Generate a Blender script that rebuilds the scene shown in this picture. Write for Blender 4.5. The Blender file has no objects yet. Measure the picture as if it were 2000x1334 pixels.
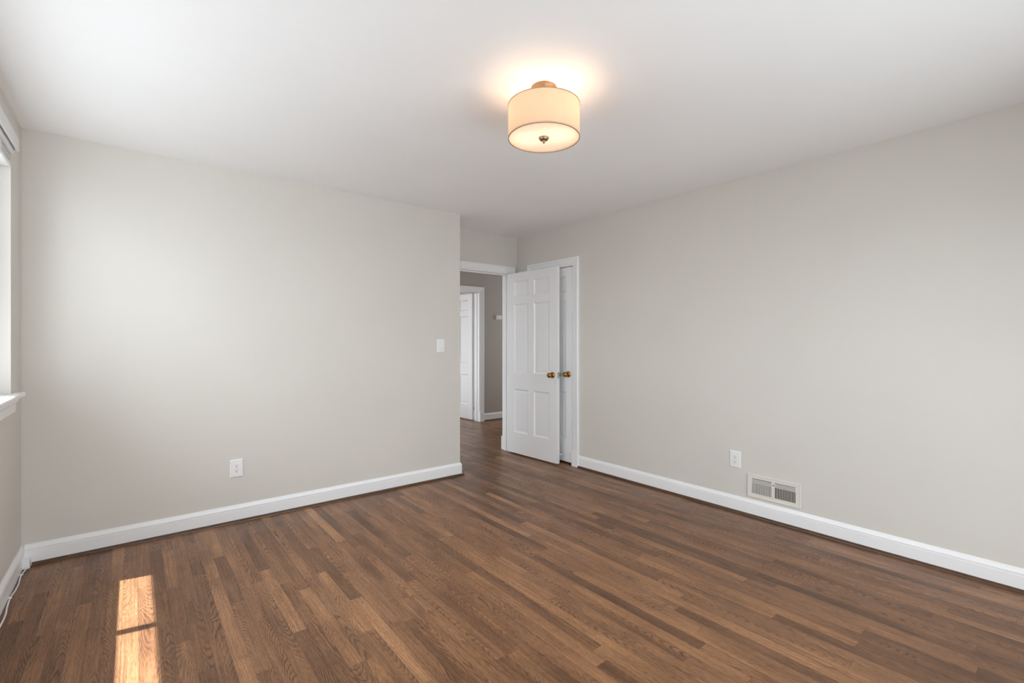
import bpy, bmesh, math, random
from mathutils import Vector, Matrix

random.seed(7)
SC = bpy.context.scene
COL = SC.collection
PI = math.pi

# ------------------------------------------------------------------ camera
XL, XR = -0.483, 3.463          # window wall, right wall
YB, YD, YR = 3.752, 4.2145, -0.49   # long back wall, doorway wall, wall behind the camera
XE = 2.392                      # free end of the long back wall
H = 2.44                        # ceiling height
HALL = 6.062                    # far wall of the hallway

cd = bpy.data.cameras.new('camera')
cam = bpy.data.objects.new('camera', cd)
COL.objects.link(cam)
cam.location = (0, 0, 1.252)
cam.rotation_euler = (PI / 2, 0, math.radians(-38.81))
cd.sensor_width = 36
cd.lens = 36 * 921.16 / 2000
cd.clip_start = 0.02
SC.camera = cam

# ------------------------------------------------------------------ sky, sun, exposure
# radiance of the surroundings in three bands of height (ground, low sky and facades, high sky)
# towards the bedroom's window side (west) and towards the wall behind the camera (south)
WEST = (2.9, 6.5, 9.0)
SOUTH = (4.6, 5.2, 2.0)
world = bpy.data.worlds.new('sky')
SC.world = world
world.use_nodes = True
wt = world.node_tree
bg = wt.nodes['Background']


def wnode(kind, **kw):
    nd = wt.nodes.new(kind)
    for key, val in kw.items():
        setattr(nd, key, val)
    return nd


def wmap(src, a, b, lo, hi):
    nd = wnode('ShaderNodeMapRange', interpolation_type='SMOOTHSTEP')
    wt.links.new(src, nd.inputs['Value'])
    for key, val in (('From Min', a), ('From Max', b), ('To Min', lo), ('To Max', hi)):
        if hasattr(val, 'node'):
            wt.links.new(val, nd.inputs[key])
        else:
            nd.inputs[key].default_value = val
    return nd.outputs['Result']


wsep = wnode('ShaderNodeSeparateXYZ')
wt.links.new(wnode('ShaderNodeTexCoord').outputs['Generated'], wsep.inputs[0])
wdif = wnode('ShaderNodeMath', operation='SUBTRACT')
wt.links.new(wsep.outputs[0], wdif.inputs[0])
wt.links.new(wsep.outputs[1], wdif.inputs[1])
bands = [wmap(wdif.outputs[0], -0.25, 0.25, w_, s_) for w_, s_ in zip(WEST, SOUTH)]
low = wmap(wsep.outputs[2], -0.06, 0.03, bands[0], bands[1])
wt.links.new(wmap(wsep.outputs[2], 0.30, 0.55, low, bands[2]), bg.inputs['Strength'])
bg.inputs['Color'].default_value = (0.865, 0.945, 1.0, 1)

sd = bpy.data.lights.new('sun', 'SUN')
sun = bpy.data.objects.new('sun', sd)
COL.objects.link(sun)
sun.location = (-4, 1, 9)
sun.rotation_euler = Vector((1, -0.19, -2.5)).to_track_quat('-Z', 'Y').to_euler()
sd.energy = 20.0
sd.color = (0.91, 0.96, 1.0)
sd.angle = math.radians(0.53)


def portal(name, loc, rot, sx, sy):
    """Marks a window opening so the renderer finds the sky through it; it gives no light of its own."""
    d = bpy.data.lights.new(name, 'AREA')
    d.shape = 'RECTANGLE'
    d.size, d.size_y = sx, sy
    d.cycles.is_portal = True
    o = bpy.data.objects.new(name, d)
    o.location, o.rotation_euler = loc, rot
    COL.objects.link(o)


WY0, WY1, WZ0, WZ1 = 0.84, 3.466, 0.985, 2.29      # opening in the window wall
RX0, RX1, RZ0, RZ1 = -0.05, 2.85, 0.13, 2.12          # unseen glazed opening behind the camera, added and widened for daylight
portal('window_portal', (XL - 0.22, (WY0 + WY1) / 2, (WZ0 + WZ1) / 2), (0, -PI / 2, 0), WZ1 - WZ0, WY1 - WY0)
portal('added_rear_portal', ((RX0 + RX1) / 2, YR - 0.22, (RZ0 + RZ1) / 2), (PI / 2, 0, 0), RX1 - RX0, RZ1 - RZ0)
portal('hall_portal', (0.5, 5.25, 1.3), (0, -PI / 2, 0), 1.9, 1.5)
portal('hall_end_portal', (6.3, 5.3, 1.3), (0, PI / 2, 0), 1.9, 1.0)
portal('far_room_portal', (2.7 - 0.2, 7.6, 1.3), (0, -PI / 2, 0), 1.9, 2.2)

vs = SC.view_settings
SC.display_settings.display_device = 'sRGB'
vs.view_transform = 'Standard'
vs.look = 'None'
vs.gamma = 1
vs.use_curve_mapping = False
vs.exposure = 0.04
cy = SC.cycles
cy.use_denoising = True
cy.max_bounces = 14
cy.diffuse_bounces = 10
cy.glossy_bounces = 4
cy.transmission_bounces = 8
cy.transparent_max_bounces = 12
cy.sample_clamp_indirect = 6
cy.caustics_reflective = False
cy.caustics_refractive = False


# ------------------------------------------------------------------ materials
class NT:
    def __init__(self, name):
        self.m = bpy.data.materials.new(name)
        self.m.use_nodes = True
        self.t = self.m.node_tree
        self.b = self.t.nodes['Principled BSDF']
        self.out = self.t.nodes['Material Output']

    def n(self, kind, **kw):
        nd = self.t.nodes.new(kind)
        for k, v in kw.items():
            setattr(nd, k, v)
        return nd

    def link(self, a, b):
        self.t.links.new(a, b)

    def put(self, sock, v):
        if hasattr(v, 'node'):
            self.link(v, sock)
        elif v is not None:
            sock.default_value = v

    def math(self, op, a, b=None, c=None, clamp=False):
        nd = self.n('ShaderNodeMath', operation=op, use_clamp=clamp)
        self.put(nd.inputs[0], a)
        if b is not None:
            self.put(nd.inputs[1], b)
        if c is not None:
            self.put(nd.inputs[2], c)
        return nd.outputs[0]

    def vec(self, x, y, z):
        nd = self.n('ShaderNodeCombineXYZ')
        for i, v in enumerate((x, y, z)):
            self.put(nd.inputs[i], v)
        return nd.outputs[0]

    def noise(self, v, scale, detail=2.0, rough=0.5, dist=0.0):
        nd = self.n('ShaderNodeTexNoise')
        self.put(nd.inputs['Vector'], v)
        nd.inputs['Scale'].default_value = scale
        nd.inputs['Detail'].default_value = detail
        nd.inputs['Roughness'].default_value = rough
        nd.inputs['Distortion'].default_value = dist
        return nd.outputs['Fac']

    def white(self, v):
        nd = self.n('ShaderNodeTexWhiteNoise', noise_dimensions='3D')
        self.put(nd.inputs['Vector'], v)
        return nd.outputs['Value'], nd.outputs['Color']

    def ramp(self, f, stops):
        nd = self.n('ShaderNodeValToRGB')
        el = nd.color_ramp.elements
        while len(el) < len(stops):
            el.new(0.5)
        for e, (p, c) in zip(el, stops):
            e.position = p
            e.color = (*c, 1) if len(c) == 3 else c
        self.put(nd.inputs[0], f)
        return nd.outputs[0]

    def smooth(self, v, a, b, lo=0.0, hi=1.0):
        nd = self.n('ShaderNodeMapRange', interpolation_type='SMOOTHSTEP')
        self.put(nd.inputs['Value'], v)
        nd.inputs['From Min'].default_value = a
        nd.inputs['From Max'].default_value = b
        nd.inputs['To Min'].default_value = lo
        nd.inputs['To Max'].default_value = hi
        return nd.outputs['Result']

    def mixc(self, f, a, b, mode='MIX'):
        nd = self.n('ShaderNodeMix', data_type='RGBA', blend_type=mode)
        self.put(nd.inputs[0], f)
        self.put(nd.inputs[6], a)
        self.put(nd.inputs[7], b)
        return nd.outputs[2]

    def bump(self, h, strength, dist):
        nd = self.n('ShaderNodeBump')
        nd.inputs['Strength'].default_value = strength
        nd.inputs['Distance'].default_value = dist
        self.put(nd.inputs['Height'], h)
        self.link(nd.outputs[0], self.b.inputs['Normal'])

    def pos(self):
        return self.n('ShaderNodeNewGeometry').outputs['Position']

    def obj(self):
        return self.n('ShaderNodeTexCoord').outputs['Object']


def paint(name, col, rough=0.6, spec=0.35, bump=0.08, scale=260, vary=0.015):
    k = NT(name)
    p = k.pos()
    f = k.noise(p, 1.3, 2)
    a = tuple(c * (1 - vary) for c in col)
    b = tuple(min(1, c * (1 + vary)) for c in col)
    k.link(k.ramp(f, [(0.3, a), (0.7, b)]), k.b.inputs['Base Color'])
    k.b.inputs['Roughness'].default_value = rough
    k.b.inputs['Specular IOR Level'].default_value = spec
    if bump:
        k.bump(k.noise(p, scale, 2), bump, 0.001)
    return k.m


def metal(name, col, rough, spread=0.08):
    k = NT(name)
    k.b.inputs['Base Color'].default_value = (*col, 1)
    k.b.inputs['Metallic'].default_value = 1
    k.link(k.smooth(k.noise(k.obj(), 90, 2), 0.3, 0.7, rough, rough + spread), k.b.inputs['Roughness'])
    return k.m


def oak_floor(name):
    k = NT(name)
    sep = k.n('ShaderNodeSeparateXYZ')
    k.link(k.pos(), sep.inputs[0])
    x, y = sep.outputs[0], sep.outputs[1]
    W = 0.0572
    xs = k.math('DIVIDE', k.math('ADD', x, 20), W)
    xi = k.math('FLOOR', xs)
    fx = k.math('FRACT', xs)
    r1, r1c = k.white(k.vec(xi, 3.7, 1.1))
    r1s = k.n('ShaderNodeSeparateColor')
    k.link(r1c, r1s.inputs[0])
    length = k.math('MULTIPLY_ADD', r1s.outputs[1], 0.7, 0.55)
    ys = k.math('ADD', k.math('DIVIDE', y, length), k.math('MULTIPLY', r1, 17.0))
    ys = k.math('ADD', ys, 40)
    yi = k.math('FLOOR', ys)
    fy = k.math('FRACT', ys)
    idv, idc = k.white(k.vec(xi, yi, 0.5))
    ids = k.n('ShaderNodeSeparateColor')
    k.link(idc, ids.inputs[0])
    ra, rb, rc = ids.outputs[0], ids.outputs[1], ids.outputs[2]
    # colour of the board
    tone = k.ramp(idv, [(0.0, (0.117, 0.053, 0.024)), (0.12, (0.153, 0.069, 0.031)), (0.45, (0.193, 0.090, 0.041)),
                        (0.78, (0.223, 0.106, 0.049)), (0.93, (0.252, 0.120, 0.053)), (1.0, (0.290, 0.143, 0.066))])
    gx = k.math('MULTIPLY_ADD', ra, 11.0, x)
    gy = k.math('MULTIPLY_ADD', rb, 23.0, y)
    gz = k.math('MULTIPLY', rc, 31.0)
    # growth rings cut as cathedrals: contour lines of a stretched field
    # growth rings cut lengthwise: contours of a slope along the board plus a parabola across it, so a board shows
    # cathedral arches where the heart line runs inside it and straight slanted grain where it runs outside
    off = k.math('MULTIPLY_ADD', ra, 2.6, -1.3)
    cross = k.math('ADD', k.math('SUBTRACT', fx, 0.5), off)
    curve = k.math('DIVIDE', 13.0, k.math('MULTIPLY_ADD', k.math('ABSOLUTE', off), 2.2, 1.0))
    para = k.math('MULTIPLY', k.math('MULTIPLY', cross, cross), curve)
    slope = k.math('MULTIPLY_ADD', k.math('MULTIPLY', rb, rb), 34.0, 7.0)
    slope = k.math('MULTIPLY', slope, k.math('SIGN', k.math('SUBTRACT', rc, 0.45)))
    fld = k.noise(k.vec(k.math('MULTIPLY', gx, 8.0), k.math('MULTIPLY', gy, 2.4), gz), 1.0, 2.0, 0.5, 0.2)
    wob = k.noise(k.vec(k.math('MULTIPLY', gx, 60.0), k.math('MULTIPLY', gy, 26.0), gz), 1.0, 2, 0.6)
    ph = k.math('ADD', para, k.math('MULTIPLY', y, slope))
    ph = k.math('ADD', ph, k.math('MULTIPLY', fld, 9.0))
    ph = k.math('ADD', ph, k.math('MULTIPLY', wob, 0.75))
    ring = k.math('SINE', k.math('MULTIPLY', ph, 2 * PI))
    ring = k.smooth(ring, -0.1, 1.0)
    amt = k.smooth(k.noise(k.vec(k.math('MULTIPLY', gx, 14.0), k.math('MULTIPLY', gy, 2.2), gz), 1.0, 1), 0.36, 0.62, 0.2, 1.0)
    amt = k.math('MULTIPLY', amt, k.smooth(idv, 0.0, 0.8, 1.0, 0.6))
    ring = k.math('MULTIPLY', ring, amt)
    # open pores and fine straight grain
    pore = k.noise(k.vec(k.math('MULTIPLY', gx, 380.0), k.math('MULTIPLY', gy, 34.0), gz), 1.0, 2, 0.6)
    pore = k.smooth(pore, 0.46, 0.62)
    pore = k.math('MULTIPLY', pore, k.math('MULTIPLY_ADD', ring, 0.6, 0.7))
    fine = k.noise(k.vec(k.math('MULTIPLY', gx, 170.0), k.math('MULTIPLY', gy, 3.0), gz), 1.0, 2, 0.55)
    fine = k.smooth(fine, 0.3, 0.7, 0.80, 1.18)
    cloud = k.smooth(k.noise(k.vec(k.math('MULTIPLY', gx, 9.0), k.math('MULTIPLY', gy, 2.6), gz), 1.0, 3, 0.6), 0.3, 0.7, 0.82, 1.2)
    shade = k.math('MULTIPLY', fine, cloud)
    shade = k.math('MULTIPLY', shade, k.math('SUBTRACT', 1.12, k.math('MULTIPLY', ring, 0.58)))
    shade = k.math('MULTIPLY', shade, k.math("SUBTRACT", 1.19, k.math("MULTIPLY", pore, 0.47)))
    # joints between boards
    ex = k.math('MINIMUM', fx, k.math('SUBTRACT', 1.0, fx))
    ey = k.math('MULTIPLY', k.math('MULTIPLY', k.math('MINIMUM', fy, k.math('SUBTRACT', 1.0, fy)), length), 1.0 / W)
    joint = k.smooth(k.math('MINIMUM', ex, ey), 0.004, 0.018)
    jdark = k.math('MULTIPLY_ADD', joint, 0.62, 0.38)
    col = k.mixc(1.0, tone, k.vec(shade, k.math('POWER', shade, 1.08), k.math('POWER', shade, 1.12)), 'MULTIPLY')
    col = k.mixc(1.0, col, k.vec(jdark, jdark, jdark), 'MULTIPLY')
    k.link(col, k.b.inputs['Base Color'])
    k.link(k.math('ADD', k.math('MULTIPLY', ring, 0.10), k.smooth(k.noise(k.pos(), 5, 3), 0.3, 0.7, 0.295, 0.37)), k.b.inputs['Roughness'])
    k.b.inputs['Specular IOR Level'].default_value = 0.40
    hgt = k.math('SUBTRACT', k.math('MULTIPLY', joint, 1.0), k.math('ADD', k.math('MULTIPLY', ring, 0.25), k.math('MULTIPLY', pore, 0.25)))
    hgt = k.math('ADD', hgt, k.math('MULTIPLY', k.noise(k.pos(), 16, 2), 0.8))
    k.bump(hgt, 0.22, 0.0012)
    return k.m


def stained(name):
    k = NT(name)
    sep = k.n('ShaderNodeSeparateXYZ')
    k.link(k.pos(), sep.inputs[0])
    s = k.math('ADD', sep.outputs[0], sep.outputs[1])
    f = k.noise(k.vec(k.math('MULTIPLY', s, 14.0), k.math('MULTIPLY', sep.outputs[2], 300.0), 0.0), 1.0, 3, 0.6)
    k.link(k.ramp(f, [(0.25, (0.028, 0.012, 0.005)), (0.55, (0.085, 0.038, 0.014)), (0.8, (0.18, 0.085, 0.032))]), k.b.inputs['Base Color'])
    k.b.inputs['Roughness'].default_value = 0.35
    return k.m


def glass(name):
    k = NT(name)
    k.t.nodes.remove(k.b)
    tr = k.n('ShaderNodeBsdfTransparent')
    gl = k.n('ShaderNodeBsdfGlossy')
    gl.inputs['Roughness'].default_value = 0.02
    mx = k.n('ShaderNodeMixShader')
    face = k.n('ShaderNodeLayerWeight').outputs['Facing']
    k.link(k.math('MULTIPLY_ADD', k.math('POWER', face, 5.0), 0.9, 0.04), mx.inputs[0])
    k.link(tr.outputs[0], mx.inputs[1])
    k.link(gl.outputs[0], mx.inputs[2])
    k.link(mx.outputs[0], k.out.inputs['Surface'])
    return k.m


def shade_cloth(name, dcol, tcol, fac, weave):
    k = NT(name)
    k.t.nodes.remove(k.b)
    df = k.n('ShaderNodeBsdfDiffuse')
    tl = k.n('ShaderNodeBsdfTranslucent')
    f = k.noise(k.obj(), weave, 2)
    k.link(k.ramp(f, [(0.3, tuple(c * 0.96 for c in dcol)), (0.7, dcol)]), df.inputs['Color'])
    k.link(k.ramp(f, [(0.3, tuple(c * 0.96 for c in tcol)), (0.7, tcol)]), tl.inputs['Color'])
    mx = k.n('ShaderNodeMixShader')
    mx.inputs[0].default_value = fac
    k.link(df.outputs[0], mx.inputs[1])
    k.link(tl.outputs[0], mx.inputs[2])
    k.link(mx.outputs[0], k.out.inputs['Surface'])
    return k.m


def glow(name, col, strength):
    k = NT(name)
    k.b.inputs['Base Color'].default_value = (0.9, 0.85, 0.75, 1)
    k.b.inputs['Emission Color'].default_value = (*col, 1)
    k.link(k.smooth(k.noise(k.obj(), 20, 1), 0.2, 0.8, strength * 0.97, strength * 1.03), k.b.inputs['Emission Strength'])
    return k.m


M = dict(
    wall=paint('greige_wall_paint', (0.665, 0.635, 0.590), 0.55, 0.3, 0.10, 320),
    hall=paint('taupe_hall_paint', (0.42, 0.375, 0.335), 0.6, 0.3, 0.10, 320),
    ceil=paint('white_ceiling_paint', (0.89, 0.89, 0.89), 0.85, 0.2, 0.12, 220),
    trim=paint('white_gloss_trim_paint', (0.86, 0.86, 0.865), 0.32, 0.5, 0.04, 90),
    door=paint('white_door_paint', (0.84, 0.84, 0.845), 0.36, 0.5, 0.04, 90),
    plastic=paint('white_plastic', (0.82, 0.82, 0.81), 0.35, 0.5, 0.0),
    almond=paint('off_white_enamel', (0.74, 0.71, 0.66), 0.4, 0.5, 0.0),
    fin=paint('grey_vent_fin', (0.50, 0.47, 0.43), 0.5, 0.4, 0.0),
    dark=paint('painted_hole_shade', (0.018, 0.017, 0.016), 0.7, 0.2, 0.0),  # near-black paint standing in for the shade inside holes
    slat=paint('white_blind_slat', (0.76, 0.76, 0.77), 0.45, 0.4, 0.0),
    cord=paint('white_cable_jacket', (0.78, 0.77, 0.74), 0.4, 0.4, 0.0),
    brick=paint('pale_added_eave', (0.6, 0.58, 0.55), 0.8, 0.2, 0.1, 60),
    floor=oak_floor('stained_oak_strips'),
    shoe=stained('stained_oak_moulding'),
    brass=metal('aged_brass', (0.44, 0.22, 0.05), 0.22),
    steel=metal('satin_steel', (0.55, 0.54, 0.52), 0.35),
    nickel=metal('brushed_nickel', (0.42, 0.27, 0.15), 0.42),
    bronze=metal('dark_nickel', (0.30, 0.22, 0.15), 0.35),
    glass=glass('window_glass'),
    shade=shade_cloth('cream_shade_fabric', (0.66, 0.57, 0.48), (0.90, 0.80, 0.70), 0.54, 400),
    hem=shade_cloth('shade_hem', (0.50, 0.36, 0.23), (0.5, 0.33, 0.18), 0.15, 300),
    diff=shade_cloth('frosted_diffuser', (0.82, 0.78, 0.72), (0.88, 0.84, 0.78), 0.34, 60),
    bulb=glow('warm_bulb', (1.0, 0.67, 0.43), 46.0),
)


# ------------------------------------------------------------------ mesh helpers
class MB:
    def __init__(self):
        self.bm = bmesh.new()

    def face(self, pts):
        vsx = [self.bm.verts.new(p) for p in pts]
        return self.bm.faces.new(vsx)

    def box(self, a, b, mat=None):
        x0, y0, z0 = a
        x1, y1, z1 = b
        P = [(x0, y0, z0), (x1, y0, z0), (x1, y1, z0), (x0, y1, z0), (x0, y0, z1), (x1, y0, z1), (x1, y1, z1), (x0, y1, z1)]
        if mat is not None:
            P = [mat @ Vector(p) for p in P]
        v = [self.bm.verts.new(p) for p in P]
        for f in ((3, 2, 1, 0), (4, 5, 6, 7), (0, 1, 5, 4), (1, 2, 6, 5), (2, 3, 7, 6), (3, 0, 4, 7)):
            self.bm.faces.new([v[i] for i in f])
        return self

    def lathe(self, prof, mat=None, n=40, cap=True):
        """prof: (radius, height) along local Z."""
        rings = []
        for r, z in prof:
            ring = []
            for i in range(n):
                a = 2 * PI * i / n
                p = Vector((r * math.cos(a), r * math.sin(a), z))
                ring.append(self.bm.verts.new(mat @ p if mat is not None else p))
            rings.append(ring)
        for a, b in zip(rings, rings[1:]):
            for i in range(n):
                j = (i + 1) % n
                self.bm.faces.new((a[i], a[j], b[j], b[i]))
        if cap:
            self.bm.faces.new(rings[0][::-1])
            self.bm.faces.new(rings[-1])
        return self

    def sweep(self, path, prof, mat=None, closed=False):
        """path: 2D polyline; prof: closed list of (a, b): a = offset to the left of travel, b = local Z."""
        n = len(path)
        pts = [Vector(p) for p in path]
        rings = []
        for i in range(n):
            d0 = (pts[i] - pts[i - 1]).normalized() if i > 0 or closed else None
            d1 = (pts[(i + 1) % n] - pts[i]).normalized() if i < n - 1 or closed else None
            if d0 is None:
                d0 = d1
            if d1 is None:
                d1 = d0
            n0, n1 = Vector((-d0.y, d0.x)), Vector((-d1.y, d1.x))
            m = (n0 + n1).normalized()
            m = m / max(0.2, m.dot(n0))
            ring = []
            for a, b in prof:
                q = Vector((pts[i].x + m.x * a, pts[i].y + m.y * a, b))
                ring.append(self.bm.verts.new(mat @ q if mat is not None else q))
            rings.append(ring)
        k = len(prof)
        for r0, r1 in zip(rings, rings[1:] + rings[:1] if closed else rings[1:]):
            for i in range(k):
                j = (i + 1) % k
                self.bm.faces.new((r0[i], r0[j], r1[j], r1[i]))
        if closed:
            return self
        self.bm.faces.new(rings[0][::-1])
        self.bm.faces.new(rings[-1])
        return self

    def tube(self, pts, r, n=10):
        pts = [Vector(p) for p in pts]
        rings = []
        for i, p in enumerate(pts):
            d = (pts[min(i + 1, len(pts) - 1)] - pts[max(i - 1, 0)]).normalized()
            up = Vector((0, 0, 1)) if abs(d.z) < 0.9 else Vector((1, 0, 0))
            s = d.cross(up).normalized()
            u = s.cross(d)
            rings.append([self.bm.verts.new(p + r * (math.cos(2 * PI * q / n) * s + math.sin(2 * PI * q / n) * u)) for q in range(n)])
        for a, b in zip(rings, rings[1:]):
            for i in range(n):
                j = (i + 1) % n
                self.bm.faces.new((a[i], a[j], b[j], b[i]))
        self.bm.faces.new(rings[0][::-1])
        self.bm.faces.new(rings[-1])
        return self

    def build(self, name, mat, parent=None, bevel=0.0, smooth=False, origin=None):
        bm = self.bm
        bmesh.ops.recalc_face_normals(bm, faces=bm.faces[:])
        if origin is not None:
            bmesh.ops.translate(bm, vec=-Vector(origin), verts=bm.verts[:])
        me = bpy.data.meshes.new(name)
        bm.to_mesh(me)
        bm.free()
        me.materials.append(mat)
        o = bpy.data.objects.new(name, me)
        COL.objects.link(o)
        if origin is not None:
            o.location = origin
        if parent is not None:
            o.parent = parent
        if bevel:
            md = o.modifiers.new('bevel', 'BEVEL')
            md.width = bevel
            md.segments = 2
            md.limit_method = 'ANGLE'
            md.angle_limit = math.radians(40)
        if smooth:
            for p in me.polygons:
                p.use_smooth = True
            try:
                me.set_sharp_from_angle(angle=math.radians(38))
            except Exception:
                pass
        return o


def frame(o, u, v, n):
    """Matrix with local X, Y, Z along u, v, n."""
    u, v, n = Vector(u), Vector(v), Vector(n)
    m = Matrix((u, v, n)).transposed().to_4x4()
    m.translation = Vector(o)
    return m


def tag(o, label, cat, group=None, kind=None):
    o['label'] = label
    o['category'] = cat
    if group:
        o['group'] = group
    if kind:
        o['kind'] = kind
    return o


def empty(name, loc, rotz=0.0):
    o = bpy.data.objects.new(name, None)
    COL.objects.link(o)
    o.location = loc
    o.rotation_euler = (0, 0, rotz)
    o.empty_display_size = 0.1
    return o


def struct(o, label, cat):
    return tag(o, label, cat, kind='structure')


def wall(name, mat_, fr, u0, u1, v0, v1, t, holes, label):
    """A wall slab: room face in the plane local z = 0, thickness t to local -z, rectangular holes right through."""
    us = sorted({u0, u1, *[h[0] for h in holes], *[h[1] for h in holes]})
    vv = sorted({v0, v1, *[h[2] for h in holes], *[h[3] for h in holes]})
    mb = MB()

    def solid(i, j):
        if i < 0 or j < 0 or i >= len(us) - 1 or j >= len(vv) - 1:
            return False
        cu, cv = (us[i] + us[i + 1]) / 2, (vv[j] + vv[j + 1]) / 2
        return not any(h[0] < cu < h[1] and h[2] < cv < h[3] for h in holes)

    cache = {}

    def V(u, v, w):
        key = (round(u, 5), round(v, 5), round(w, 5))
        if key not in cache:
            cache[key] = mb.bm.verts.new(fr @ Vector((u, v, w)))
        return cache[key]
    for i in range(len(us) - 1):
        for j in range(len(vv) - 1):
            if not solid(i, j):
                continue
            a, b, c, d = us[i], us[i + 1], vv[j], vv[j + 1]
            mb.bm.faces.new((V(a, c, 0), V(b, c, 0), V(b, d, 0), V(a, d, 0)))
            mb.bm.faces.new((V(a, c, -t), V(a, d, -t), V(b, d, -t), V(b, c, -t)))
            for (di, dj, p, q) in ((-1, 0, (a, c), (a, d)), (1, 0, (b, c), (b, d)), (0, -1, (a, c), (b, c)), (0, 1, (a, d), (b, d))):
                if not solid(i + di, j + dj):
                    mb.bm.faces.new((V(*p, 0), V(*q, 0), V(*q, -t), V(*p, -t)))
    return struct(mb.build(name, mat_), label, 'wall')


# ------------------------------------------------------------------ room shell
TW = 0.12
DJ0, DJ1, DH = 2.575, 3.345, 2.018          # clear bedroom doorway
CJ0, CJ1 = 3.322, 3.925                     # clear closet doorway along the right wall
HJ0, HJ1 = 3.455, 4.215                     # clear doorway at the far side of the hallway
JT = 0.02                                   # jamb board

struct(MB().box((-0.9, -0.9, -0.12), (6.4, 9.3, 0)).build('floor', M['floor']),
       'dark stained oak strip floor running through the bedroom and hallway', 'floor')
struct(MB().box((-0.9, -0.9, H), (6.4, 9.3, H + 0.14)).build('ceiling', M['ceil']),
       'flat white painted ceiling above the empty bedroom', 'ceiling')

wall('wall_left', M['wall'], frame((XL, 0, 0), (0, -1, 0), (0, 0, 1), (1, 0, 0)), -YB, -YR, 0, H, 0.25,
     [(-WY1, -WY0, WZ0, WZ1)], 'greige window wall at the left edge with the raised blind')
struct(MB().box((XL - 0.25, YB, 0), (XE, YD + TW, H)).build('wall_back', M['wall']),
       'long greige wall on the left with one outlet and a light switch', 'wall')
wall('wall_alcove', M['wall'], frame((0, YD, 0), (1, 0, 0), (0, 0, 1), (0, -1, 0)), XE, XR + TW, 0, H, TW,
     [(DJ0 - JT, DJ1 + JT, 0, DH + JT)], 'short greige wall over the open doorway in the far corner')
wall('wall_right', M['wall'], frame((XR, 0, 0), (0, 1, 0), (0, 0, 1), (-1, 0, 0)), YR, YD, 0, H, TW,
     [(CJ0 - JT, CJ1 + JT, 0, DH + JT)], 'long greige wall on the right with an outlet and floor vent')
wall('wall_rear', M['wall'], frame((0, YR, 0), (-1, 0, 0), (0, 0, 1), (0, 1, 0)), -XR - TW, -XL + 0.25, 0, H, 0.25,
     [(-RX1, -RX0, RZ0, RZ1)], 'greige wall behind the camera with a window added for daylight')
# hallway and the rooms past it
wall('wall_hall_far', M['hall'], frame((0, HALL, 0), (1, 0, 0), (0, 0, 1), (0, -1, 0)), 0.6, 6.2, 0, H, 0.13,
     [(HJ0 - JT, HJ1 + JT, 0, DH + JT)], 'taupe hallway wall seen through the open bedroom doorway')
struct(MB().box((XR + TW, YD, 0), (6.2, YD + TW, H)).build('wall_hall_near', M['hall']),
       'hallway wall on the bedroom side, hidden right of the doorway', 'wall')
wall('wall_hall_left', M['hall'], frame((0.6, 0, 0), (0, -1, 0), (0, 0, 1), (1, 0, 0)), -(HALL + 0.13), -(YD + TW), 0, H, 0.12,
     [(-6.0, -4.5, 0.35, 2.25)], 'left end wall of the hallway with an unseen opening added for daylight')  # unseen opening, added to bring daylight along the hall
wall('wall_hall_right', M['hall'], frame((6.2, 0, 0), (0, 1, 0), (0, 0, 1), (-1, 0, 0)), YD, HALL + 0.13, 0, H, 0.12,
     [(4.8, 5.8, 0.35, 2.25)], 'right end wall of the hallway with an unseen opening added for daylight')  # unseen opening, added to brighten the hall wall
wall('wall_far_room_left', M['wall'], frame((2.7, 0, 0), (0, -1, 0), (0, 0, 1), (1, 0, 0)), -9.0, -(HALL + 0.13), 0, H, 0.2,
     [(-8.6, -6.7, 0.35, 2.25)], 'left wall of the room across the hallway with an opening added for daylight')  # unseen opening, sized to light the open door across the hall
struct(MB().box((2.5, 9.0, 0), (5.2, 9.12, H)).build('wall_far_room_back', M['wall']),
       'back wall of the room across the hallway', 'wall')
struct(MB().box((5.08, HALL + 0.13, 0), (5.2, 9.0, H)).build('wall_far_room_right', M['wall']),
       'right wall of the room across the hallway', 'wall')
mb = MB()
mb.box((4.2, 3.1, 0), (4.3, YD, H))
mb.box((XR + TW, 3.1, 0), (4.2, 3.2, H))
struct(mb.build('wall_closet', M['wall']), 'inside walls of the closet behind its closed door', 'wall')
struct(MB().box((-0.945, -0.9, 2.6), (XL - 0.26, 4.6, 2.72)).build('added_eave', M['brick']),
       'unseen eave added above the bedroom window to narrow the sun strip', 'roof')  # unseen blocker, placed so its edge trims the sun patch on the floor

# ------------------------------------------------------------------ baseboards and shoe moulding
BASE = [(0, 0), (0.013, 0), (0.013, 0.083), (0.0105, 0.0855), (0.0105, 0.0885), (0.0145, 0.0905), (0.0145, 0.097),
        (0.012, 0.101), (0.0085, 0.109), (0.0065, 0.114), (0.005, 0.118), (0.0, 0.118)]
QR = 0.017
SHOE = [(0.013, 0.0005)] + [(0.013 + QR * math.cos(a), 0.0005 + QR * math.sin(a)) for a in [0, PI / 10, PI / 5, 3 * PI / 10, 2 * PI / 5, PI / 2]]


def base(name, path, label):
    return struct(MB().sweep(path, BASE).build(name, M['trim'], smooth=True), label, 'baseboard')


def shoe(name, path, label):
    return struct(MB().sweep(path, SHOE).build(name, M['shoe'], smooth=True), label, 'trim')


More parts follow.
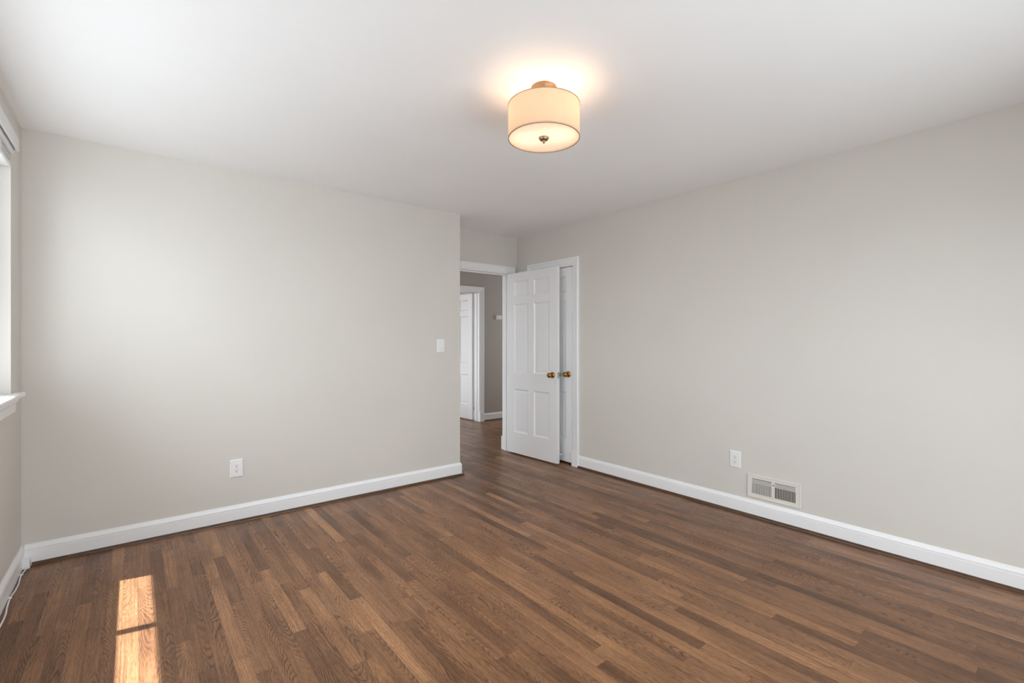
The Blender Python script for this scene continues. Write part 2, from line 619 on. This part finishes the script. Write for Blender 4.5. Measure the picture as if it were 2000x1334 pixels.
# travel keeps the room on the left hand
base('baseboard_left', [(XL, YB), (XL, YR)], 'white baseboard under the window with a cord along it')
base('baseboard_back', [(XE, YD - 0.02), (XE, YB), (XL + 0.0135, YB)], 'white baseboard along the long left wall and around its corner')
shoe('trim_4', [(XE, YD - 0.02), (XE, YB), (XL + 0.045, YB)], 'brown stained shoe moulding along the long left wall')
base('baseboard_right', [(XR, YR), (XR, CJ0 - 0.083)], 'white baseboard below the vent on the right wall')
shoe('trim_5', [(XR, YR + 0.02), (XR, CJ0 - 0.084)], 'brown stained shoe moulding along the right wall')
base('baseboard_rear', [(XL + 0.0135, YR), (XR - 0.0135, YR)], 'white baseboard on the wall behind the camera')
base('baseboard_hall', [(6.2, HALL), (HJ1 + 0.086, HALL)], 'white baseboard on the hallway wall beyond the doorway')
shoe('trim_6', [(6.2, HALL), (HJ1 + 0.09, HALL)], 'dark shoe moulding on the hallway wall beyond the doorway')

# ------------------------------------------------------------------ door casings
CW = 0.080
CAS = [(0.0, 0.0), (0.0, 0.009), (0.006, 0.012), (0.016, 0.012), (0.020, 0.015), (0.052, 0.017), (0.056, 0.020),
       (0.064, 0.024), (0.072, 0.024), (CW, 0.019), (CW, 0.0)]


def casing(name, fr, u0, u1, depth, label, stop_at, hall_side=True):
    """Casing, jamb boards, stop and plinth blocks around the opening u0..u1 in the wall face of frame fr."""
    rv = 0.005
    mb = MB()
    # path walks with the wall on its left: up the u1 side, across the head, down the u0 side, seen from local +z
    outp = [(a, b) for a, b in CAS]
    path = [(u0 - rv, 0.0), (u0 - rv, DH + rv), (u1 + rv, DH + rv), (u1 + rv, 0.0)]
    mb.sweep(path, outp, fr)
    if hall_side:
        fb = fr @ Matrix.Translation((0, 0, -depth)) @ Matrix.Diagonal((1, 1, -1, 1))
        mb.sweep(path, outp, fb)
    e = 0.001
    mb.box((u0 - JT, 0, -depth), (u0, DH, 0.0 + e), fr)
    mb.box((u1, 0, -depth), (u1 + JT, DH, 0.0 + e), fr)
    mb.box((u0 - JT, DH, -depth), (u1 + JT, DH + JT, 0.0 + e), fr)
    s0, s1 = stop_at
    st = 0.011
    mb.box((u0, 0, s0), (u0 + st, DH, s1), fr)
    mb.box((u1 - st, 0, s0), (u1, DH, s1), fr)
    mb.box((u0 + st, DH - st, s0), (u1 - st, DH, s1), fr)
    o = struct(mb.build(name, M['trim'], bevel=0.0012), label, 'door frame')
    for a in (u0 - rv - CW - 0.002, u1 + rv - 0.003):
        MB().box((a, 0.0008, 0), (a + CW + 0.005, 0.155, 0.028), fr).build('plinth_block', M['trim'], o, bevel=0.002)
        if hall_side:
            MB().box((a, 0.0008, -depth - 0.028), (a + CW + 0.005, 0.155, -depth), fr).build('plinth_block', M['trim'], o, bevel=0.002)
    return o


FR_D = frame((0, YD, 0), (1, 0, 0), (0, 0, 1), (0, -1, 0))
FR_C = frame((XR, 0, 0), (0, -1, 0), (0, 0, 1), (-1, 0, 0))
FR_H = frame((0, HALL, 0), (1, 0, 0), (0, 0, 1), (0, -1, 0))
casing('trim_1', FR_D, DJ0, DJ1, TW, 'white casing and jambs around the open bedroom doorway', (-0.075, -0.042))
casing('trim_2', FR_C, -CJ1, -CJ0, TW, 'white casing around the closed closet door on the right wall', (-0.075, -0.042), False)
casing('trim_3', FR_H, HJ0, HJ1, 0.13, 'white door casing on the hallway wall seen through the doorway', (-0.085, -0.05))


# ------------------------------------------------------------------ doors
ROWS = [(0.232, 0.712), (0.895, 1.652), (1.738, 1.905)]


def leaf_mesh(w, h, t, cols):
    """Six-panel leaf: x 0..w, y 0..t (thickness), z 0..h; panels sunk with a moulded edge on both faces."""
    mb = MB()
    bm = mb.bm
    us = sorted({0, w, *[c for p in cols for c in p]})
    vv = sorted({0, h, *[c for p in ROWS for c in p]})
    for side in (0, 1):
        y = 0.0 if side == 0 else t
        s = 1 if side == 0 else -1
        for a, b in zip(us, us[1:]):
            for c, d in zip(vv, vv[1:]):
                cu, cv = (a + b) / 2, (c + d) / 2
                pan = any(p[0] < cu < p[1] for p in cols) and any(r[0] < cv < r[1] for r in ROWS)
                if not pan:
                    mb.face([(a, y, c), (b, y, c), (b, y, d), (a, y, d)])
                    continue
                steps = [(0, 0), (0.003, 0.0035), (0.013, 0.010), (0.019, 0.0105), (0.040, 0.0085)]
                loops = []
                for ins, dep in steps:
                    yy = y + s * dep
                    loops.append([bm.verts.new(p) for p in ((a + ins, yy, c + ins), (b - ins, yy, c + ins), (b - ins, yy, d - ins), (a + ins, yy, d - ins))])
                for l0, l1 in zip(loops, loops[1:]):
                    for i in range(4):
                        j = (i + 1) % 4
                        bm.faces.new((l0[i], l0[j], l1[j], l1[i]))
                bm.faces.new(loops[-1])
    mb.face([(0, 0, 0), (0, t, 0), (w, t, 0), (w, 0, 0)])
    mb.face([(0, 0, h), (w, 0, h), (w, t, h), (0, t, h)])
    mb.face([(0, 0, 0), (0, 0, h), (0, t, h), (0, t, 0)])
    mb.face([(w, 0, 0), (w, t, 0), (w, t, h), (w, 0, h)])
    bmesh.ops.remove_doubles(bm, verts=bm.verts[:], dist=1e-5)
    return mb


KNOB = [(0.0045, 0.0), (0.012, 0.0), (0.0105, 0.014), (0.011, 0.018), (0.019, 0.024), (0.0245, 0.031), (0.0262, 0.039), (0.0245, 0.047),
        (0.019, 0.0535), (0.010, 0.057), (0.001, 0.0575)]
ROSE = [(0.0315, 0.0), (0.0315, 0.004), (0.0295, 0.009), (0.024, 0.0135), (0.015, 0.0165), (0.002, 0.017)]


def knob(root, x, y, z, out):
    m = frame((x, y, z), (1, 0, 0), (0, 0, out), (0, out, 0)) if out < 0 else frame((x, y, z), (-1, 0, 0), (0, 0, 1), (0, 1, 0))
    k = MB().lathe([(r, q + 0.010) for r, q in KNOB], m, 32).build('door_knob', M['brass'], root, smooth=True)
    k['label'] = 'round aged brass knob'
    r = MB().lathe(ROSE, m, 32).build('rosette', M['brass'], k, smooth=True)
    return k


def hinge(root, x, y, z, mat_=None):
    h = MB()
    h.lathe([(0.0055, -0.045), (0.0055, 0.045)], Matrix.Translation((x, y, z)), 14)
    h.lathe([(0.004, 0.045), (0.006, 0.047), (0.004, 0.052), (0.001, 0.053)], Matrix.Translation((x, y, z)), 14)
    return h.build('hinge', mat_ or M['door'], root, smooth=True)


def door(name, loc, rotz, w, h, cols, label, knob_sides, knob_x, hinge_y, stop=False, latch=False):
    t = 0.035
    o = leaf_mesh(w, h, t, cols).build(name, M['door'], bevel=0.0012)
    o.location = loc
    o.rotation_euler = (0, 0, rotz)
    struct(o, label, 'door')
    for s in knob_sides:
        knob(o, knob_x, 0.0 if s < 0 else t, 0.895, s)
    if latch:
        lp = MB().box((w, 0.006, 0.865), (w + 0.0015, t - 0.006, 0.925)).build('latch_plate', M['steel'], o)
        lp['label'] = 'small steel latch plate on the door edge'
        MB().box((w, 0.012, 0.886), (w + 0.009, t - 0.012, 0.904)).build('latch_bolt', M['steel'], lp, bevel=0.002)
    if hinge_y is not None:
        for z in (0.25, 1.02, 1.80):
            hinge(o, -0.005, hinge_y, z)
    if stop:
        m = frame((w - 0.03, t, 0.078), (-1, 0, 0), (0, 0, 1), (0, 1, 0))
        ds = MB().lathe([(0.010, 0), (0.010, 0.003), (0.0045, 0.006), (0.0045, 0.045), (0.0075, 0.046), (0.0085, 0.052), (0.0075, 0.06), (0.001, 0.061)], m, 18)
        d = ds.build('door_stop', M['plastic'], o, smooth=True)
        d['label'] = 'white rubber tipped door stop near the door bottom'
    return o


# bedroom leaf, swung open against the right wall: local x runs from the hinge to the free edge
ang = math.atan2(3.430 - 4.195, 3.343 - 3.305)
c6 = [(0.112, 0.338), (0.427, 0.653)]
door('door_1', (3.305, 4.193, 0.014), ang, 0.765, 1.998, c6, 'white six panel door standing open in front of the closet',
     (-1, 1), 0.702, 0.040, stop=True, latch=True)
c6c = [(0.100, 0.262), (0.338, 0.500)]
# closet leaf, local x from its hinge side (far) to its knob side (near)
door('door_2', (XR + 0.001, CJ1 - 0.002, 0.022), -PI / 2, CJ1 - CJ0 - 0.005, 1.988, c6c, 'white closed closet door mostly hidden behind the open door',
     (-1,), CJ1 - CJ0 - 0.068, None)
# leaf across the hallway, hinged on its right jamb and swung into the far room
door('door_3', (HJ1 + 0.003, HALL + 0.152, 0.012), math.radians(91), 0.752, 2.0, c6, 'white panelled door standing open across the hallway',
     (1,), 0.69, None)


# ------------------------------------------------------------------ windows
def window(name, fr, u0, u1, panes, label, WZ0, WZ1, horn=0.104):
    """Frame fr: local x along the wall, y up, z into the room; opening u0..u1, WZ0..WZ1 in height."""
    z0, z1 = -0.16, -0.09
    fw = 0.094
    mb = MB()
    mb.box((u0, WZ0, z0), (u0 + fw, WZ1, z1), fr)
    mb.box((u1 - fw, WZ0, z0), (u1, WZ1, z1), fr)
    mb.box((u0 + fw, WZ0, z0), (u1 - fw, WZ0 + 0.02, z1), fr)
    mb.box((u0 + fw, WZ1 - 0.05, z0), (u1 - fw, WZ1, z1), fr)
    o = struct(mb.build(name, M['trim'], bevel=0.002), label, 'window')
    a, b = u0 + fw, u1 - fw
    sash = MB()
    st = 0.055
    za, zb = -0.145, -0.105
    sash.box((a, WZ0 + 0.02, za), (a + st, WZ1 - 0.05, zb), fr)
    sash.box((b - st, WZ0 + 0.02, za), (b, WZ1 - 0.05, zb), fr)
    sash.box((a + st, WZ0 + 0.02, za), (b - st, WZ0 + 0.06, zb), fr)
    sash.box((a + st, WZ1 - 0.09, za), (b - st, WZ1 - 0.05, zb), fr)
    ga, gb = a + st, b - st
    gap = 0.04
    pw = (gb - ga - gap * (panes - 1)) / panes
    for i in range(1, panes):
        q = ga + i * pw + (i - 1) * gap
        sash.box((q, WZ0 + 0.06, za), (q + gap, WZ1 - 0.09, zb), fr)
    so = sash.build('sash', M['trim'], o, bevel=0.002)
    for i in range(panes):
        q = ga + i * (pw + gap)
        MB().box((q, WZ0 + 0.06, -0.128), (q + pw, WZ1 - 0.09, -0.122), fr).build('pane', M['glass'], so)
    # stool with rounded nose and horns, apron below
    body = MB()
    body.sweep([(0, 0), (u1 - u0, 0)], [(0, 0), (0.089, 0), (0.089, -0.024), (0, -0.024)],
               fr @ Matrix.Translation((u0, WZ0 + 0.0005, -0.09)) @ frame((0, 0, 0), (1, 0, 0), (0, 0, 1), (0, 1, 0)))
    body.sweep([(0, 0), (u1 - u0 + 2 * horn, 0)], [(0.0, 0.0), (0.034, 0.0), (0.039, -0.003), (0.0405, -0.012), (0.039, -0.021), (0.034, -0.024), (0.0, -0.024)],
               fr @ Matrix.Translation((u0 - horn, WZ0 + 0.0005, 0.0)) @ frame((0, 0, 0), (1, 0, 0), (0, 0, 1), (0, 1, 0)))
    so2 = body.build('window_sill', M['trim'], o, bevel=0.0015)
    if WZ0 < 0.3:
        return o
    ap = MB()
    ap.sweep([(0, 0), (u1 - u0, 0)], [(0, 0), (0.030, 0), (0.030, -0.012), (0.022, -0.020), (0.018, -0.030), (0.018, -0.066), (0.013, -0.074), (0.0, -0.074)],
             fr @ Matrix.Translation((u0, WZ0 - 0.0235, 0.0)) @ frame((0, 0, 0), (1, 0, 0), (0, 0, 1), (0, 1, 0)))
    ap.build('apron', M['trim'], o, bevel=0.0012)
    return o


FR_WL = frame((XL, 0, 0), (0, -1, 0), (0, 0, 1), (1, 0, 0))
FR_WR = frame((0, YR, 0), (-1, 0, 0), (0, 0, 1), (0, 1, 0))
window('window_1', FR_WL, -WY1, -WY0, 4, 'bedroom window at the left edge with a white sill', WZ0, WZ1)
window('added_rear_window', FR_WR, -RX1, -RX0, 4, 'wide unseen window added behind the camera for daylight', RZ0, RZ1)  # unseen, sized to fill the room with daylight

# raised blind
bl = tag(empty('window_blind', (XL, WY1 - 0.01, 2.13)), 'white slatted blind pulled up to the window top at the left edge', 'blind')


def lb(a, b):
    """box given in room coordinates, as a child of the blind"""
    o = bl.location
    return tuple(p - q for p, q in zip(a, o)), tuple(p - q for p, q in zip(b, o))


v = MB()
v.box(*lb((-0.464, WY0 + 0.006, 2.224), (-0.453, WY1 + 0.004, 2.289)))
v.box(*lb((-0.484 + 0.0, WY1 - 0.006, 2.224), (-0.464, WY1 + 0.004, 2.289)))
v.build('valance', M['slat'], bl, bevel=0.003)
MB().box(*lb((-0.535, WY0 + 0.012, 2.203), (-0.470, WY1 - 0.012, 2.282))).build('headrail', M['slat'], bl, bevel=0.002)
s = MB()
for i in range(8):
    z = 2.158 + i * 0.0055
    dx = random.uniform(-0.002, 0.002)
    s.box(*lb((-0.534 + dx, WY0 + 0.014, z), (-0.484 + dx, WY1 - 0.014, z + 0.0032)))
s.build('slats', M['slat'], bl, bevel=0.001)
MB().box(*lb((-0.535, WY0 + 0.013, 2.138), (-0.482, WY1 - 0.013, 2.156))).build('bottom_rail', M['trim'], bl, bevel=0.004)
for q in (WY0 + 0.25, (WY0 + WY1) / 2, WY1 - 0.25):
    MB().box(*lb((-0.4815, q - 0.004, 2.150), (-0.4805, q + 0.004, 2.204))).build('ladder_tape', M['trim'], bl)


# ------------------------------------------------------------------ wall plates
def plate(mb, w, h, t, bev, m):
    a = [(-w / 2, -h / 2), (w / 2, -h / 2), (w / 2, h / 2), (-w / 2, h / 2)]
    lo = [mb.bm.verts.new(m @ Vector((x, y, 0))) for x, y in a]
    md = [mb.bm.verts.new(m @ Vector((x, y, t * 0.45))) for x, y in a]
    hi = [mb.bm.verts.new(m @ Vector((x - math.copysign(bev, x), y - math.copysign(bev, y), t))) for x, y in a]
    for p, q in ((lo, md), (md, hi)):
        for i in range(4):
            j = (i + 1) % 4
            mb.bm.faces.new((p[i], p[j], q[j], q[i]))
    mb.bm.faces.new(hi)
    mb.bm.faces.new(lo[::-1])


ID = Matrix.Identity(4)


def outlet(loc, rotz, label):
    """Local frame: x along the wall, -y out of the wall, z up."""
    r = tag(empty('wall_outlet', loc, rotz), label, 'outlet', 'duplex outlets on the bedroom walls')
    m = frame((0, 0, 0), (1, 0, 0), (0, 0, 1), (0, -1, 0))
    mb = MB()
    plate(mb, 0.082, 0.124, 0.0075, 0.006, m)
    mb.build('cover_plate', M['plastic'], r, bevel=0.001)
    rec = MB().box((-0.0168, -0.0335, 0.0074), (0.0168, 0.0335, 0.0092), m).build('receptacle', M['plastic'], r, bevel=0.0006)
    for zc in (0.0165, -0.0165):
        hb = MB()
        hb.box((-0.0075, zc + 0.000, 0.0090), (-0.0053, zc + 0.0095, 0.0094), m)
        hb.box((0.0053, zc + 0.001, 0.0090), (0.0073, zc + 0.0085, 0.0094), m)
        hb.lathe([(0.0030, 0.0090), (0.0030, 0.0094)], m @ Matrix.Translation((0.0, zc - 0.0068, 0)), 14)
        hb.build('socket', M['dark'], rec)  # dark blocks carry the shade of the slots in their colour
    for zc in (0.048, -0.048):
        MB().lathe([(0.0032, 0.0070), (0.003, 0.0080), (0.001, 0.0082)], m @ Matrix.Translation((0, zc, 0)), 14).build('screw', M['plastic'], r, smooth=True)
    return r


outlet((0.5625, YB, 0.372), 0, 'white outlet low on the long left wall')
outlet((XR, 1.677, 0.385), -PI / 2, 'white outlet on the right wall just left of the vent')

sw = tag(empty('light_switch', (2.186, YB, 1.214)), 'white rocker light switch near the end of the long left wall', 'light switch')
m = frame((0, 0, 0), (1, 0, 0), (0, 0, 1), (0, -1, 0))
mb = MB()
plate(mb, 0.078, 0.122, 0.0065, 0.005, m)
mb.build('cover_plate', M['plastic'], sw, bevel=0.001)
mb = MB()
P = [(-0.0165, -0.033, 0.0064), (0.0165, -0.033, 0.0064), (0.0165, 0.033, 0.0064), (-0.0165, 0.033, 0.0064),
     (-0.0165, -0.033, 0.0120), (0.0165, -0.033, 0.0120), (0.0165, 0.033, 0.0078), (-0.0165, 0.033, 0.0078)]
vv_ = [mb.bm.verts.new(m @ Vector(p)) for p in P]
for f in ((3, 2, 1, 0), (4, 5, 6, 7), (0, 1, 5, 4), (1, 2, 6, 5), (2, 3, 7, 6), (3, 0, 4, 7)):
    mb.bm.faces.new([vv_[i] for i in f])
mb.build('rocker', M['plastic'], sw, bevel=0.0008)

# ------------------------------------------------------------------ floor-level air register on the right wall
vt = tag(empty('air_vent', (XR, 1.412, 0.2205), -PI / 2), 'off white metal air register just above the right baseboard', 'vent')
m = frame((0, 0, 0), (1, 0, 0), (0, 0, 1), (0, -1, 0))
VW, VH = 0.350, 0.163
BX = 0.1415            # half width of the louvred area
zt, zb_ = 0.022, -0.052   # vertical louvres between these heights
fp = MB()
TF = 0.009


def bar(mb_, x0, x1, y0, y1, z0=0.004, z1=TF):
    mb_.box((x0, y0, z0), (x1, y1, z1), m)


bar(fp, -VW / 2 + 0.008, VW / 2 - 0.008, 0.0535, VH / 2 - 0.008)
bar(fp, -VW / 2 + 0.008, VW / 2 - 0.008, -VH / 2 + 0.008, zb_)
bar(fp, -VW / 2 + 0.008, -BX, zb_, 0.0535)
bar(fp, BX, VW / 2 - 0.008, zb_, 0.0535)
bar(fp, -0.010, 0.010, zb_, 0.0535)
for sx in (-1, 1):
    a, b = sorted((sx * 0.010, sx * BX))
    bar(fp, a, b, 0.0225, 0.0285)
    bar(fp, a, b, 0.0320, 0.0390)
    bar(fp, a, b, 0.0425, 0.0490)
# raised rounded border
bord = [(0.0, 0.0), (0.0, 0.0075), (0.003, 0.0115), (0.007, 0.0115), (0.009, 0.009), (0.009, 0.0)]
hw, hh = VW / 2, VH / 2
fp.sweep([(-hw, -hh), (hw, -hh), (hw, hh), (-hw, hh)], bord, m, closed=True)
fp.build('faceplate', M['almond'], vt, bevel=0.0008)
MB().box((-VW / 2 + 0.012, -VH / 2 + 0.012, 0.0006), (VW / 2 - 0.012, VH / 2 - 0.012, 0.0016), m).build('dark_backing', M['dark'], vt)  # flat dark sheet, duct shade put into its colour
NF = 16
for sx, turn in ((-1, -20), (1, 34)):
    lv = MB()
    for i in range(NF + 1):
        u = sx * (0.010 + (BX - 0.010) * i / NF)
        mm = m @ Matrix.Translation((u, (zt + zb_) / 2, 0.0056)) @ Matrix.Rotation(math.radians(turn), 4, 'Y')
        lv.box((-0.0009, (zb_ - zt) / 2, -0.0034), (0.0009, (zt - zb_) / 2, 0.0034), mm)
    lv.build('louver', M['almond'], vt)
lev = MB()
lev.box((-0.004, 0.014, TF - 0.001), (0.004, 0.026, TF + 0.010), m)
lev.build('damper_lever', M['plastic'], vt, bevel=0.0015)
MB().lathe([(0.0042, TF - 0.001), (0.0042, TF + 0.0006)], m @ Matrix.Translation((0.002, 0.034, 0)), 16).build('slot_shade', M['dark'], vt)  # dark disc painted as the shaded slot
for sx in (-1, 1):
    MB().lathe([(0.0038, TF - 0.001), (0.0036, TF + 0.0012), (0.001, TF + 0.0018)], m @ Matrix.Translation((sx * 0.158, -0.008, 0)), 16).build('screw', M['almond'], vt, smooth=True)

# ------------------------------------------------------------------ small device on the hallway wall
th = tag(empty('thermostat', (4.60, HALL, 1.638)), 'small white box mounted on the hallway wall beyond the doorway', 'thermostat')
mb = MB()
plate(mb, 0.115, 0.072, 0.012, 0.004, m)
mb.build('mounting_plate', M['plastic'], th, bevel=0.002)
mb = MB()
plate(mb, 0.095, 0.058, 0.036, 0.010, m @ Matrix.Translation((0.0, 0.0, 0.0118)) @ Matrix.Diagonal((1, 1, 0.75, 1)))
mb.build('housing', M['plastic'], th, bevel=0.003)

# ------------------------------------------------------------------ ceiling light
LX, LY = 1.502, 1.629
lf = tag(empty('ceiling_light', (LX, LY, H)), 'drum shade ceiling light glowing warm in the middle of the ceiling', 'ceiling light')
MB().lathe([(0.058, -0.0005), (0.0605, -0.001), (0.0605, -0.008), (0.056, -0.012), (0.0535, -0.018), (0.0535, -0.070), (0.049, -0.074), (0.012, -0.0745)],
           None, 48).build('canopy', M['nickel'], lf, smooth=True)
for a in (-1.9, 1.3):
    MB().lathe([(0.004, 0.0), (0.004, 0.004), (0.001, 0.006)],
               Matrix.Rotation(a, 4, 'Z') @ frame((0.0535, 0, -0.042), (0, 1, 0), (0, 0, 1), (1, 0, 0)), 12).build('canopy_screw', M['bronze'], lf, smooth=True)
MB().lathe([(0.006, -0.0745), (0.006, -0.232)], None, 16).build('stem', M['bronze'], lf, smooth=True)
RS, ZT, ZB = 0.1665, -0.084, -0.238
MB().lathe([(RS, ZB), (RS, ZT), (RS - 0.0012, ZT), (RS - 0.0012, ZB), (RS, ZB)], None, 96, cap=False).build('lamp_shade', M['shade'], lf, smooth=True)
for zz in (ZT - 0.001, ZB + 0.001):
    MB().lathe([(RS + 0.0012, zz - 0.0016), (RS + 0.0012, zz + 0.0016), (RS - 0.003, zz + 0.0016), (RS - 0.003, zz - 0.0016), (RS + 0.0012, zz - 0.0016)], None, 96, cap=False).build('shade_rim', M['hem'], lf, smooth=True)
MB().lathe([(RS - 0.004, ZB + 0.006), (RS - 0.004, ZB + 0.0075), (0.001, ZB + 0.0075)], None, 96, cap=False).build('diffuser', M['diff'], lf, smooth=True)
MB().lathe([(0.0235, ZB + 0.0055), (0.0235, ZB + 0.001), (0.019, ZB - 0.006), (0.008, ZB - 0.009), (0.0055, ZB - 0.014), (0.006, ZB - 0.018), (0.0035, ZB - 0.022), (0.001, ZB - 0.0225)],
           None, 32).build('finial', M['bronze'], lf, smooth=True)
sp = MB()
for a in (0.4, 0.4 + 2 * PI / 3, 0.4 + 4 * PI / 3):
    sp.box((0.004, -0.002, ZT - 0.014), (RS - 0.002, 0.002, ZT - 0.010), Matrix.Rotation(a, 4, 'Z'))
sp.build('shade_spider', M['bronze'], lf)
for a in (2.2, 2.2 + PI):
    bx, by = 0.075 * math.cos(a), 0.075 * math.sin(a)
    sk = MB().tube([(0.006 * math.cos(a), 0.006 * math.sin(a), -0.132), (bx * 0.6, by * 0.6, -0.132)], 0.012, 14).build('lamp_socket', M['bronze'], lf, smooth=True)
    MB().lathe([(0.001, -0.028), (0.014, -0.024), (0.024, -0.012), (0.027, 0.0), (0.024, 0.012), (0.014, 0.024), (0.001, 0.028)],
               Matrix.Translation((bx, by, -0.132)), 20).build('bulb', M['bulb'], sk, smooth=True)

# ------------------------------------------------------------------ cord and block along the left baseboard
cb = tag(MB().box((XL + 0.0005, YB - 0.064, 0.001), (XL + 0.041, YB - 0.0135, 0.054)).build('corner_block', M['trim'], bevel=0.002),
         'small white block at the floor in the far left corner', 'block')
pts = []
ctrl = [(XL + 0.034, 3.690, 0.012), (XL + 0.027, 3.655, 0.008), (XL + 0.022, 3.60, 0.008), (XL + 0.022, 3.55, 0.006), (XL + 0.026, 3.48, 0.004),
        (XL + 0.025, 3.40, 0.004), (XL + 0.020, 3.31, 0.006), (XL + 0.023, 3.22, 0.004), (XL + 0.031, 3.12, 0.004), (XL + 0.030, 3.0, 0.004),
        (XL + 0.022, 2.86, 0.005), (XL + 0.026, 2.7, 0.004), (XL + 0.024, 2.5, 0.004)]
cv = [Vector(p) for p in ctrl]
for i in range(len(cv) - 1):
    p0, p1, p2, p3 = cv[max(i - 1, 0)], cv[i], cv[i + 1], cv[min(i + 2, len(cv) - 1)]
    for q in range(6):
        t = q / 6
        pts.append(0.5 * ((2 * p1) + (p2 - p0) * t + (2 * p0 - 5 * p1 + 4 * p2 - p3) * t * t + (3 * p1 - p0 - 3 * p2 + p3) * t ** 3))
pts.append(cv[-1])
co = tag(MB().tube(pts, 0.0036, 10).build('cord', M['cord'], smooth=True), 'thin white cord lying along the baseboard under the window', 'cord')
for y, x in ((3.60, XL + 0.022), (3.31, XL + 0.020), (2.86, XL + 0.022)):
    c = MB()
    c.box((XL + 0.0132, y - 0.004, 0.003), (x + 0.006, y + 0.004, 0.0125))
    c.build('cable_clip', M['plastic'], co, bevel=0.0012)
